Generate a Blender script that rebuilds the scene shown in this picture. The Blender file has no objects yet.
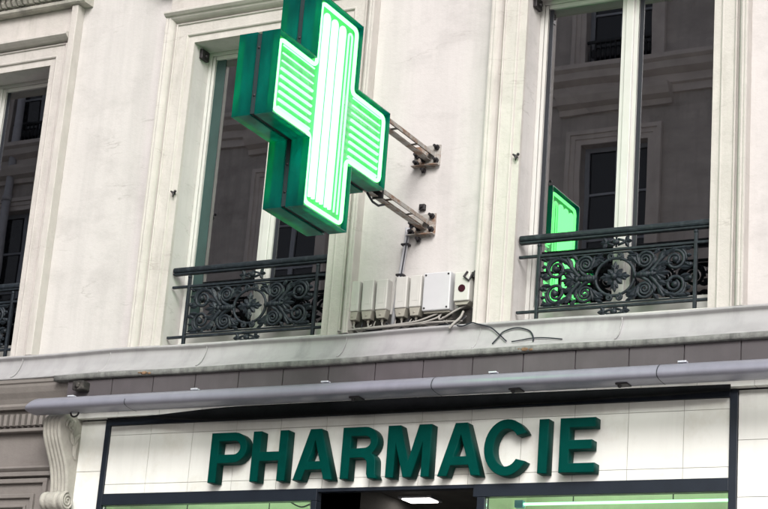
import bpy, bmesh, math, random
from mathutils import Vector, Matrix
random.seed(7)
sc = bpy.context.scene
COL = sc.collection
R = math.radians

# ------------------------------------------------------------------ camera
def make_camera():
    yaw, pitch, roll = R(-29.50156607), R(17.59880212), R(4.49380716)
    fwd = Vector((math.sin(yaw) * math.cos(pitch), math.cos(yaw) * math.cos(pitch), math.sin(pitch)))
    right = Vector((math.cos(yaw), -math.sin(yaw), 0))
    up = right.cross(fwd)
    r_ = math.cos(roll) * right + math.sin(roll) * up
    u_ = -math.sin(roll) * right + math.cos(roll) * up
    cd = bpy.data.cameras.new('camera')
    cd.sensor_width = 36.0
    cd.lens = 1898.04 / 768 * 36
    cd.clip_start = 0.05
    cd.clip_end = 500
    co = bpy.data.objects.new('camera', cd)
    COL.objects.link(co)
    m = Matrix((r_, u_, -fwd)).transposed().to_4x4()
    m.translation = Vector((6.0, -11.0, 1.6))
    co.matrix_world = m
    sc.camera = co
make_camera()

# ------------------------------------------------------------------ light
SUN_EL, SUN_AZ = R(33), R(152)      # azimuth clockwise from +Y
w = bpy.data.worlds.new('World')
sc.world = w
w.use_nodes = True
nt = w.node_tree
nt.nodes.clear()
wo = nt.nodes.new('ShaderNodeOutputWorld')
bg = nt.nodes.new('ShaderNodeBackground')
sky = nt.nodes.new('ShaderNodeTexSky')
sky.sky_type = 'NISHITA'
sky.sun_disc = False
sky.sun_elevation = SUN_EL
sky.sun_rotation = SUN_AZ
sky.air_density = 1.0
sky.dust_density = 5.0
sky.ozone_density = 1.0
hs = nt.nodes.new('ShaderNodeHueSaturation')
hs.inputs['Saturation'].default_value = 0.28      # overcast: a grey-white sky
nt.links.new(sky.outputs[0], hs.inputs['Color'])
nt.links.new(hs.outputs[0], bg.inputs['Color'])
bg.inputs['Strength'].default_value = 0.125
nt.links.new(bg.outputs[0], wo.inputs['Surface'])

sd = bpy.data.lights.new('sun', 'SUN')
sd.energy = 1.3
sd.angle = R(24)
sd.color = (1.0, 0.985, 0.965)
so = bpy.data.objects.new('sun', sd)
COL.objects.link(so)
sdir = Vector((math.sin(SUN_AZ) * math.cos(SUN_EL), math.cos(SUN_AZ) * math.cos(SUN_EL), math.sin(SUN_EL)))
so.rotation_euler = sdir.to_track_quat('Z', 'Y').to_euler()
so.location = (0, -5, 20)

sc.view_settings.view_transform = 'Standard'
sc.view_settings.look = 'None'
sc.view_settings.exposure = 0.74
sc.view_settings.gamma = 1
sc.view_settings.use_curve_mapping = False

# ------------------------------------------------------------------ materials
def rgb(r, g, b):
    f = lambda c: ((c / 255 + 0.055) / 1.055) ** 2.4 if c > 10 else c / 255 / 12.92
    return (f(r), f(g), f(b), 1)

def mat(name, col, rough=0.7, metal=0.0, var=0.12, scale=6.0, stretch=(1, 1, 1), bump=0.0, bscale=60.0,
        stain=None, sscale=1.5, sstretch=(1, 1, 1), samount=0.5, slo=0.55, shi=0.75, spec=0.4, streak=0.0, cracks=None, coat=0.0):
    m = bpy.data.materials.new(name)
    m.use_nodes = True
    nt = m.node_tree
    N, L = nt.nodes, nt.links
    p = N['Principled BSDF']
    p.inputs['Roughness'].default_value = rough
    p.inputs['Metallic'].default_value = metal
    p.inputs['Specular IOR Level'].default_value = spec
    p.inputs['Coat Weight'].default_value = coat
    if len(col) == 3:
        col = (*col, 1)
    tc = N.new('ShaderNodeTexCoord')
    def noise(scale, st, detail=5.0, rgh=0.6):
        mp = N.new('ShaderNodeMapping')
        mp.inputs['Scale'].default_value = st
        L.new(tc.outputs['Object'], mp.inputs['Vector'])
        n = N.new('ShaderNodeTexNoise')
        n.inputs['Scale'].default_value = scale
        n.inputs['Detail'].default_value = detail
        n.inputs['Roughness'].default_value = rgh
        L.new(mp.outputs[0], n.inputs['Vector'])
        return n.outputs['Fac']
    def mix(a, b, fac):
        x = N.new('ShaderNodeMix')
        x.data_type = 'RGBA'
        for s, v in ((x.inputs[6], a), (x.inputs[7], b), (x.inputs[0], fac)):
            if hasattr(v, 'links') or isinstance(v, bpy.types.NodeSocket):
                L.new(v, s)
            else:
                s.default_value = v
        return x.outputs[2]
    def ramp(f, lo, hi, o0=0.0, o1=1.0):
        r = N.new('ShaderNodeMapRange')
        r.inputs['From Min'].default_value = lo
        r.inputs['From Max'].default_value = hi
        r.inputs['To Min'].default_value = o0
        r.inputs['To Max'].default_value = o1
        L.new(f, r.inputs['Value'])
        return r.outputs[0]
    dark = tuple(c * (1 - var) for c in col[:3]) + (1,)
    lite = tuple(min(1, c * (1 + var * 0.6)) for c in col[:3]) + (1,)
    c = mix(dark, lite, ramp(noise(scale, stretch), 0.3, 0.7))
    if streak:
        c = mix(c, tuple(v * (1 - streak) for v in col[:3]) + (1,), ramp(noise(9, (1.0, 1.0, 0.09), 4), 0.45, 0.75))
    if stain:
        s = stain if len(stain) == 4 else (*stain, 1)
        c = mix(c, s, ramp(noise(sscale, sstretch, 8, 0.7), slo, shi, 0, samount))
    if cracks:
        s = cracks if len(cracks) == 4 else (*cracks, 1)
        v = N.new('ShaderNodeTexNoise')
        mp = N.new('ShaderNodeMapping')
        mp.inputs['Scale'].default_value = (0.9, 1, 4.2)
        L.new(tc.outputs['Object'], mp.inputs['Vector'])
        v.inputs['Scale'].default_value = 1.1
        v.inputs['Detail'].default_value = 8
        v.inputs['Roughness'].default_value = 0.55
        L.new(mp.outputs[0], v.inputs['Vector'])
        a = N.new('ShaderNodeMath'); a.operation = 'SUBTRACT'; a.inputs[1].default_value = 0.5
        L.new(v.outputs['Fac'], a.inputs[0])
        b = N.new('ShaderNodeMath'); b.operation = 'ABSOLUTE'
        L.new(a.outputs[0], b.inputs[0])
        line = ramp(b.outputs[0], 0.0, 0.012, 1.0, 0.0)
        gate = ramp(noise(3.4, (1, 1, 1.5), 4), 0.53, 0.66)
        g = N.new('ShaderNodeMath'); g.operation = 'MULTIPLY'
        L.new(line, g.inputs[0]); L.new(gate, g.inputs[1])
        g2 = N.new('ShaderNodeMath'); g2.operation = 'MULTIPLY'; g2.inputs[1].default_value = 0.42
        L.new(g.outputs[0], g2.inputs[0])
        c = mix(c, s, g2.outputs[0])
    L.new(c, p.inputs['Base Color'])
    if bump:
        b = N.new('ShaderNodeBump')
        b.inputs['Strength'].default_value = bump
        b.inputs['Distance'].default_value = 0.01
        L.new(noise(bscale, stretch, 6), b.inputs['Height'])
        L.new(b.outputs[0], p.inputs['Normal'])
    return m

def glass_mat(name, reflect, tint):
    m = bpy.data.materials.new(name)
    m.use_nodes = True
    N, L = m.node_tree.nodes, m.node_tree.links
    N.clear()
    o = N.new('ShaderNodeOutputMaterial')
    mx = N.new('ShaderNodeMixShader')
    t = N.new('ShaderNodeBsdfTransparent')
    t.inputs[0].default_value = (*tint, 1)
    g = N.new('ShaderNodeBsdfGlossy')
    g.inputs['Roughness'].default_value = 0.0
    g.inputs['Color'].default_value = (0.97, 0.96, 1.0, 1)
    lw = N.new('ShaderNodeFresnel')
    lw.inputs['IOR'].default_value = 1.5
    mr = N.new('ShaderNodeMapRange')
    mr.inputs['From Min'].default_value = 0.04
    mr.inputs['From Max'].default_value = 1.0
    mr.inputs['To Min'].default_value = reflect
    mr.inputs['To Max'].default_value = 1.0
    L.new(lw.outputs[0], mr.inputs['Value'])
    # old panes are never quite flat
    tc = N.new('ShaderNodeTexCoord')
    n = N.new('ShaderNodeTexNoise')
    n.inputs['Scale'].default_value = 1.6
    n.inputs['Detail'].default_value = 1
    L.new(tc.outputs['Object'], n.inputs['Vector'])
    b = N.new('ShaderNodeBump')
    b.inputs['Strength'].default_value = 0.018
    b.inputs['Distance'].default_value = 0.02
    L.new(n.outputs['Fac'], b.inputs['Height'])
    L.new(b.outputs[0], g.inputs['Normal'])
    L.new(mr.outputs[0], mx.inputs[0])
    L.new(t.outputs[0], mx.inputs[1])
    L.new(g.outputs[0], mx.inputs[2])
    L.new(mx.outputs[0], o.inputs[0])
    return m

def emit(name, col, st):
    m = bpy.data.materials.new(name)
    m.use_nodes = True
    N, L = m.node_tree.nodes, m.node_tree.links
    N.clear()
    o = N.new('ShaderNodeOutputMaterial')
    e = N.new('ShaderNodeEmission')
    e.inputs[0].default_value = (*col, 1)
    e.inputs[1].default_value = st
    L.new(e.outputs[0], o.inputs[0])
    return m

def acrylic(name, col, tcol, trans=0.6):
    m = bpy.data.materials.new(name)
    m.use_nodes = True
    N, L = m.node_tree.nodes, m.node_tree.links
    N.clear()
    o = N.new('ShaderNodeOutputMaterial')
    d = N.new('ShaderNodeBsdfDiffuse')
    t = N.new('ShaderNodeBsdfTranslucent')
    g = N.new('ShaderNodeBsdfGlossy')
    g.inputs['Roughness'].default_value = 0.22
    tc = N.new('ShaderNodeTexCoord')
    mp = N.new('ShaderNodeMapping')
    mp.inputs['Scale'].default_value = (2.5, 2.5, 0.7)     # weathering runs down the case
    L.new(tc.outputs['Object'], mp.inputs['Vector'])
    n = N.new('ShaderNodeTexNoise')
    n.inputs['Scale'].default_value = 5
    n.inputs['Detail'].default_value = 6
    L.new(mp.outputs[0], n.inputs['Vector'])
    mr = N.new('ShaderNodeMapRange')
    mr.inputs['From Min'].default_value = 0.35
    mr.inputs['From Max'].default_value = 0.65
    mr.inputs['To Min'].default_value = 0.72
    L.new(n.outputs['Fac'], mr.inputs['Value'])
    for node, c in ((d, col), (t, tcol)):
        r = N.new('ShaderNodeMix')
        r.data_type = 'RGBA'
        r.inputs[6].default_value = (0, 0, 0, 1)
        r.inputs[7].default_value = (*c, 1)
        L.new(mr.outputs[0], r.inputs[0])
        L.new(r.outputs[2], node.inputs[0])
    a = N.new('ShaderNodeMixShader'); a.inputs[0].default_value = trans
    L.new(d.outputs[0], a.inputs[1]); L.new(t.outputs[0], a.inputs[2])
    b = N.new('ShaderNodeMixShader')
    fr = N.new('ShaderNodeFresnel'); fr.inputs[0].default_value = 1.3
    L.new(fr.outputs[0], b.inputs[0])
    L.new(a.outputs[0], b.inputs[1]); L.new(g.outputs[0], b.inputs[2])
    L.new(b.outputs[0], o.inputs[0])
    return m

M = {}
M['plaster'] = mat('wall_plaster', (0.485, 0.462, 0.452), 0.9, var=0.05, scale=3.0, bump=0.25, bscale=35,
                   stain=(0.30, 0.28, 0.275), sscale=2.2, sstretch=(1, 1, 1.6), samount=0.5, slo=0.5, shi=0.78, streak=0.12,
                   cracks=(0.20, 0.18, 0.165))
M['stone'] = mat('surround_stone', (0.465, 0.435, 0.412), 0.9, var=0.09, scale=7.0, bump=0.3, bscale=45,
                 stain=(0.25, 0.23, 0.20), sscale=4, sstretch=(3.0, 1, 0.5), samount=0.5, slo=0.52, shi=0.82, streak=0.10,
                 cracks=(0.25, 0.22, 0.2))
M['hoodstone'] = mat('hood_stone', (0.42, 0.40, 0.36), 0.9, var=0.2, scale=9, bump=0.4, stain=(0.13, 0.13, 0.12), sscale=5,
                     samount=0.7, slo=0.45, shi=0.7)
M['zinc'] = mat('zinc_flashing', (0.335, 0.325, 0.335), 0.6, 0.1, var=0.12, scale=3, stretch=(0.5, 1, 2), bump=0.15, bscale=4,
                stain=(0.20, 0.20, 0.205), sscale=3.5, sstretch=(1.6, 1, 0.35), samount=0.6, streak=0.2)
M['lead'] = mat('stained_lead_edge', (0.17, 0.17, 0.165), 0.8, var=0.4, scale=14, bump=0.6, bscale=40,
                stain=(0.06, 0.06, 0.06), sscale=9, sstretch=(1.5, 1, 0.4), samount=0.8, slo=0.48, shi=0.66)
M['rust'] = mat('rust_patch', (0.20, 0.12, 0.07), 0.9, var=0.5, scale=30, bump=0.5)
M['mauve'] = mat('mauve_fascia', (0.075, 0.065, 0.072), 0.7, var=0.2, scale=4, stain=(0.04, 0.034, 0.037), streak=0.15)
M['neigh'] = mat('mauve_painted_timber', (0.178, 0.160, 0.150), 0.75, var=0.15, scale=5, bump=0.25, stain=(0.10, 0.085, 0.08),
                 sscale=3, sstretch=(0.4, 1, 2), samount=0.55, streak=0.12)
M['corbel'] = mat('corbel_stone', (0.36, 0.345, 0.31), 0.85, var=0.2, scale=8, bump=0.4, stain=(0.13, 0.13, 0.11), sscale=6,
                  sstretch=(3, 1, 0.6), samount=0.6)
M['tile'] = mat('cream_tile', (0.69, 0.69, 0.66), 0.35, var=0.05, scale=2.5, stain=(0.46, 0.42, 0.34), sscale=3,
                samount=0.5, slo=0.5, shi=0.78, streak=0.09)
M['grout'] = mat('tile_joint', (0.24, 0.23, 0.21), 0.9, var=0.2)
M['frame'] = mat('slate_blue_metal', (0.013, 0.018, 0.028), 0.4, 0.2, var=0.15, scale=8)
M['letter'] = mat('dark_green_acrylic', (0.0, 0.041, 0.034), 0.42, var=0.16, scale=10, spec=0.05, stain=(0.002, 0.026, 0.022), sscale=7, samount=0.6)
M['iron'] = mat('painted_cast_iron', (0.010, 0.0145, 0.020), 0.5, 0.1, var=0.3, scale=20, bump=0.3, bscale=120,
                stain=(0.045, 0.056, 0.068), sscale=24, samount=0.55, slo=0.5, shi=0.7, spec=0.3)
M['wood'] = mat('white_window_paint', (0.47, 0.465, 0.445), 0.5, var=0.06, scale=5, stain=(0.45, 0.43, 0.36), sscale=5,
                sstretch=(4, 1, 0.4), samount=0.4)
M['teal'] = mat('dark_teal_lining', (0.022, 0.048, 0.045), 0.6, var=0.2)
M['navy'] = mat('dark_sash_lining', (0.014, 0.016, 0.022), 0.5, var=0.2)
M['pane'] = glass_mat('window_pane', 0.28, (0.5, 0.5, 0.5))
M['shopglass'] = glass_mat('shop_pane', 0.06, (0.92, 0.96, 0.94))
M['room'] = mat('dark_room', (0.02, 0.019, 0.02), 0.9)
M['alu'] = mat('lavender_grey_aluminium', (0.235, 0.235, 0.285), 0.36, 0.25, var=0.06, scale=3, stretch=(0.3, 1, 1), stain=(0.17, 0.17, 0.20), sscale=3, sstretch=(2, 1, 0.6), samount=0.5, streak=0.12)
M['clip'] = mat('pale_clip', (0.55, 0.56, 0.62), 0.4, 0.3)
M['black'] = mat('black_fabric', (0.0035, 0.004, 0.005), 0.85, var=0.3, scale=12, bump=0.3, spec=0.1)
M['boxwhite'] = mat('box_plastic', (0.48, 0.47, 0.445), 0.5, var=0.06, scale=9, stain=(0.26, 0.24, 0.20), sscale=8, samount=0.4, streak=0.08)
M['boxgrey'] = mat('box_cover', (0.46, 0.46, 0.475), 0.45, var=0.04, scale=6, stain=(0.32, 0.31, 0.30), sscale=6, samount=0.3)
M['boxend'] = mat('box_cable_entry', (0.27, 0.255, 0.22), 0.6, var=0.2)
M['grime_shade'] = mat('grime_and_shade', (0.03, 0.027, 0.026), 0.9, var=0.4, scale=20, bump=0.5, stain=(0.25, 0.22, 0.2), sscale=12, samount=0.6, slo=0.55)  # near-black: grime plus the shade below the boxes, put into the colour
M['lens'] = mat('dark_red_lens', (0.035, 0.008, 0.014), 0.2)
M['cablew'] = mat('pale_cable', (0.27, 0.255, 0.24), 0.5, var=0.2)
M['cableb'] = mat('black_cable', (0.012, 0.014, 0.022), 0.45)
M['conduit'] = mat('grey_conduit', (0.42, 0.42, 0.45), 0.5, var=0.15, scale=10)
M['steel'] = mat('rusty_white_steel', (0.33, 0.315, 0.295), 0.6, 0.1, var=0.15, scale=12, stain=(0.17, 0.085, 0.045), sscale=11,
                 samount=0.9, slo=0.46, shi=0.6)
M['bolt'] = mat('dark_bolt', (0.035, 0.032, 0.035), 0.5, 0.5, var=0.3)
M['acryl'] = acrylic('green_acrylic_case', (0.001, 0.070, 0.070), (0.003, 0.58, 0.50), 0.62)
M['back'] = acrylic('green_tube_backing', (0.17, 0.46, 0.28), (0.05, 0.5, 0.3), 0.35)
M['spine'] = mat('dark_spine', (0.008, 0.022, 0.024), 0.6)
M['tube_core'] = emit('white_green_neon', (0.12, 1.0, 0.17), 5.2)
M['tube_arm'] = emit('green_neon', (0.15, 1.0, 0.21), 3.3)
M['tube_rim'] = emit('rim_neon', (0.16, 1.0, 0.22), 3.5)
M['tube_in'] = emit('inner_neon', (0.03, 0.85, 0.62), 8.5)
M['neon'] = emit('shop_neon', (0.30, 1.0, 0.42), 3.0)
M['whitetube'] = emit('white_display_tube', (0.85, 1.0, 0.72), 9.0)
M['bluecap'] = mat('pale_blue_tube_cap', (0.16, 0.38, 0.62), 0.4)
M['lamp'] = emit('lamp_panel', (1.0, 0.93, 0.86), 6.0)
M['shopwall'] = mat('shop_back_wall', (0.72, 0.78, 0.62), 0.8, var=0.1)
M['ceil'] = mat('shop_ceiling', (0.10, 0.095, 0.09), 0.8, var=0.2)
M['asphalt'] = mat('asphalt', (0.16, 0.155, 0.15), 0.9, var=0.2, scale=30, bump=0.3)
M['paving'] = mat('paving', (0.34, 0.33, 0.31), 0.85, var=0.15, scale=8)
M['oppwall'] = mat('opposite_stone', (0.47, 0.43, 0.41), 0.9, var=0.2, scale=2.0, stretch=(1, 1, 2.5), stain=(0.20, 0.18, 0.17), sscale=1.4,
                   samount=0.6, streak=0.2)
M['oppmould'] = mat('opposite_moulding', (0.58, 0.53, 0.50), 0.9, var=0.15, scale=3)
M['oppwin'] = mat('opposite_window_paint', (0.30, 0.32, 0.36), 0.6)
M['oppglass'] = mat('opposite_glass', (0.015, 0.017, 0.022), 0.06, spec=0.5)
M['oppiron'] = mat('opposite_iron', (0.02, 0.022, 0.026), 0.6)

# ------------------------------------------------------------------ mesh helpers
class MB:
    def __init__(s):
        s.bm = bmesh.new()
    def box(s, x0, x1, y0, y1, z0, z1, rot=None, bev=0.0):
        r = bmesh.ops.create_cube(s.bm, size=1)
        vs = r['verts']
        c = Vector(((x0 + x1) / 2, (y0 + y1) / 2, (z0 + z1) / 2))
        for v in vs:
            p = Vector((v.co.x * (x1 - x0), v.co.y * (y1 - y0), v.co.z * (z1 - z0)))
            if rot is not None:
                p = rot @ p
            v.co = p + c
        if bev:
            es = list({e for v in vs for e in v.link_edges})
            bmesh.ops.bevel(s.bm, geom=es, offset=bev, segments=2, affect='EDGES', profile=0.5)
        return s
    def tube(s, pts, r, seg=8, closed=False, cap=True):
        pts = [Vector(p) for p in pts]
        n = len(pts)
        rs = r if isinstance(r, (list, tuple)) else [r] * n
        rings = []
        prev = None
        for i, p in enumerate(pts):
            if closed:
                t = pts[(i + 1) % n] - pts[i - 1]
            else:
                t = pts[min(i + 1, n - 1)] - pts[max(i - 1, 0)]
            if t.length < 1e-9:
                t = Vector((0, 0, 1))
            t.normalize()
            if prev is None:
                a = Vector((0, 1, 0)) if abs(t.y) < 0.9 else Vector((1, 0, 0))
            else:
                a = prev
            u = (a - t * a.dot(t)).normalized()
            prev = u
            v = t.cross(u)
            rings.append([s.bm.verts.new(p + (u * math.cos(2 * math.pi * k / seg) + v * math.sin(2 * math.pi * k / seg)) * rs[i]) for k in range(seg)])
        m = n if closed else n - 1
        for i in range(m):
            A, B = rings[i], rings[(i + 1) % n]
            for k in range(seg):
                f = s.bm.faces.new((A[k], A[(k + 1) % seg], B[(k + 1) % seg], B[k]))
                f.smooth = True
        if cap and not closed:
            s.bm.faces.new(rings[0][::-1]); s.bm.faces.new(rings[-1])
        return s
    def extrude_x(s, prof, x0, x1, closed=True, smooth=False):
        """profile of (y,z) points swept along X"""
        A = [s.bm.verts.new((x0, y, z)) for y, z in prof]
        B = [s.bm.verts.new((x1, y, z)) for y, z in prof]
        n = len(prof)
        for i in range(n if closed else n - 1):
            j = (i + 1) % n
            f = s.bm.faces.new((A[i], A[j], B[j], B[i])); f.smooth = smooth
        if closed:
            s.bm.faces.new(A[::-1]); s.bm.faces.new(B)
        return s
    def prism(s, pts, axis, a0, a1):
        """polygon extruded along axis; pts are the two other coordinates in xyz order"""
        def P(p, a):
            if axis == 'x': return (a, p[0], p[1])
            if axis == 'y': return (p[0], a, p[1])
            return (p[0], p[1], a)
        A = [s.bm.verts.new(P(p, a0)) for p in pts]
        B = [s.bm.verts.new(P(p, a1)) for p in pts]
        n = len(pts)
        for i in range(n):
            j = (i + 1) % n
            s.bm.faces.new((A[i], A[j], B[j], B[i]))
        s.bm.faces.new(A[::-1]); s.bm.faces.new(B)
        return s
    def ball(s, c, r, sx=1, sy=1, sz=1, rot=None, u=10, v=7):
        g = bmesh.ops.create_uvsphere(s.bm, u_segments=u, v_segments=v, radius=r)
        for vv in g['verts']:
            p = Vector((vv.co.x * sx, vv.co.y * sy, vv.co.z * sz))
            if rot is not None: p = rot @ p
            vv.co = p + Vector(c)
            for f in vv.link_faces: f.smooth = True
        return s
    def leaf(s, base, ang, ln, wd, y, th=0.008):
        """pointed leaf lying in the XZ plane with a raised midrib"""
        d = Vector((math.cos(ang), 0, math.sin(ang))); q = Vector((-d.z, 0, d.x))
        b = Vector((base[0], y, base[1]))
        prof = [(0, 0.25), (0.25, 0.8), (0.5, 1.0), (0.75, 0.7), (0.9, 0.35)]
        F = []; Bk = []
        for t, k in prof:
            c = b + d * ln * t
            w_ = wd * 0.5 * k
            F.append((s.bm.verts.new(c + q * w_), s.bm.verts.new(c - Vector((0, th * (0.6 + k * 0.6), 0))), s.bm.verts.new(c - q * w_), s.bm.verts.new(c + Vector((0, th * 0.6, 0)))))
        tip = s.bm.verts.new(b + d * ln)
        for i in range(len(F) - 1):
            for k in range(4):
                f = s.bm.faces.new((F[i][k], F[i][(k + 1) % 4], F[i + 1][(k + 1) % 4], F[i + 1][k]))
        for k in range(4):
            s.bm.faces.new((F[-1][k], F[-1][(k + 1) % 4], tip))
        s.bm.faces.new(F[0])
        return s
    def build(s, name, m, parent=None, bevel=0.0):
        bmesh.ops.remove_doubles(s.bm, verts=s.bm.verts, dist=1e-5)
        bmesh.ops.recalc_face_normals(s.bm, faces=s.bm.faces)
        if parent is not None:
            bmesh.ops.translate(s.bm, verts=s.bm.verts, vec=-origin(parent))
        me = bpy.data.meshes.new(name)
        s.bm.to_mesh(me); s.bm.free()
        me.materials.append(m)
        o = bpy.data.objects.new(name, me)
        COL.objects.link(o)
        if parent is not None: o.parent = parent
        if bevel:
            bv = o.modifiers.new('bevel', 'BEVEL'); bv.width = bevel; bv.segments = 2; bv.limit_method = 'ANGLE'; bv.angle_limit = R(40)
        return o

def origin(o):
    v = Vector((0, 0, 0))
    while o is not None:
        v += o.location; o = o.parent
    return v

def tag(o, label=None, cat=None, group=None, kind=None):
    if label: o['label'] = label
    if cat: o['category'] = cat
    if group: o['group'] = group
    if kind: o['kind'] = kind
    return o

def empty(name, loc, label, cat, group=None):
    o = bpy.data.objects.new(name, None)
    o.location = loc
    o.empty_display_size = 0.2
    COL.objects.link(o)
    return tag(o, label, cat, group)

def solo(mb, name, m, loc, label, cat, group=None, bevel=0.0):
    """a thing that is one mesh, its origin at loc"""
    bmesh.ops.translate(mb.bm, verts=mb.bm.verts, vec=-Vector(loc))
    o = mb.build(name, m, None, bevel)
    o.location = loc
    return tag(o, label, cat, group)

def copy_tree(o, dx=0.0, parent=None):
    c = o.copy(); COL.objects.link(c)
    if parent is not None: c.parent = parent
    else: c.location.x += dx
    for ch in [x for x in COL.objects if x.parent == o]:
        copy_tree(ch, 0, c)
    return c

def frame_grid(mb, x0, x1, z0, z1, ops, y0, y1):
    """a slab in the XZ plane (front y0, back y1) with rectangular openings"""
    xs = sorted({x0, x1, *[o[0] for o in ops], *[o[1] for o in ops]})
    zs = sorted({z0, z1, *[o[2] for o in ops], *[o[3] for o in ops]})
    def hole(x, z): return any(o[0] < x < o[1] and o[2] < z < o[3] for o in ops)
    V = {}
    def v(x, y, z):
        k = (round(x, 5), round(y, 5), round(z, 5))
        if k not in V: V[k] = mb.bm.verts.new(k)
        return V[k]
    nx, nz = len(xs) - 1, len(zs) - 1
    solid = [[not hole((xs[i] + xs[i + 1]) / 2, (zs[j] + zs[j + 1]) / 2) for j in range(nz)] for i in range(nx)]
    S = lambda i, j: 0 <= i < nx and 0 <= j < nz and solid[i][j]
    for i in range(nx):
        for j in range(nz):
            if not solid[i][j]: continue
            a, b, c, d = xs[i], xs[i + 1], zs[j], zs[j + 1]
            mb.bm.faces.new((v(a, y0, c), v(b, y0, c), v(b, y0, d), v(a, y0, d)))
            mb.bm.faces.new((v(a, y1, d), v(b, y1, d), v(b, y1, c), v(a, y1, c)))
            if not S(i - 1, j): mb.bm.faces.new((v(a, y0, d), v(a, y1, d), v(a, y1, c), v(a, y0, c)))
            if not S(i + 1, j): mb.bm.faces.new((v(b, y0, c), v(b, y1, c), v(b, y1, d), v(b, y0, d)))
            if not S(i, j - 1): mb.bm.faces.new((v(a, y0, c), v(a, y1, c), v(b, y1, c), v(b, y0, c)))
            if not S(i, j + 1): mb.bm.faces.new((v(a, y0, d), v(b, y0, d), v(b, y1, d), v(a, y1, d)))
    return mb

def surround_sweep(mb, x0, x1, zb, zt, prof, sy=1, y_off=0):
    """moulding profile (outward distance, y) mitred round the left, top and right of an opening"""
    rows = []
    for d, y in prof:
        yy = y_off + y * sy
        rows.append([mb.bm.verts.new(p) for p in ((x0 - d, yy, zb), (x0 - d, yy, zt + d), (x1 + d, yy, zt + d), (x1 + d, yy, zb))])
    for A, B in zip(rows, rows[1:]):
        for k in range(3):
            mb.bm.faces.new((A[k], A[k + 1], B[k + 1], B[k]))
    return mb

# ------------------------------------------------------------------ ground
tag(MB().box(-60, 60, -60, 60, -0.3, 0.0).build('road', M['asphalt']), kind='structure')
def pavement(name, y0, y1):
    tag(MB().box(-40, 40, y0, y1, 0.0, 0.13, bev=0.01).build(name, M['paving']), kind='structure')
pavement('pavement', -2.6, 0.35)
pavement('pavement', -13.4, -11.6)

# ------------------------------------------------------------------ the apartment building
OPEN = (0.79, 2.155)          # right-hand window opening
ZB, ZT = 5.03, 7.475
DX = (0.0, -2.82, -5.58)
B = empty('apartment_building', (0, 0.3, 0.13), 'off-white plastered apartment building with moulded tall windows and dark glass above the pharmacy', 'building')
wall = MB()
frame_grid(wall, -9.5, 8.0, 4.66, 12.5, [(OPEN[0] + d, OPEN[1] + d, ZB, ZT) for d in DX] + [(OPEN[0] + 2.82, OPEN[1] + 2.82, ZB, ZT)], 0.0, 0.32)
wall.build('wall', M['plaster'], B)
room = MB().box(-9.4, 7.9, 2.8, 2.9, 4.9, 9.0).box(-9.4, 7.9, 0.34, 2.8, 4.70, 4.95).box(-9.4, 7.9, 0.34, 2.8, 7.7, 7.8)
for x in (-6.2, -2.75, 0.08, 3.0):
    room.box(x - 0.05, x + 0.05, 0.34, 2.79, 4.96, 7.69)
room.build('dark_room', M['room'], B)
rf = MB().box(-9.4, 7.9, 0.33, 6.0, 12.42, 12.52).box(-9.4, 7.9, 5.9, 6.1, 0.13, 12.4)
rf.build('roof_slab', M['mauve'], B)

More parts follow.
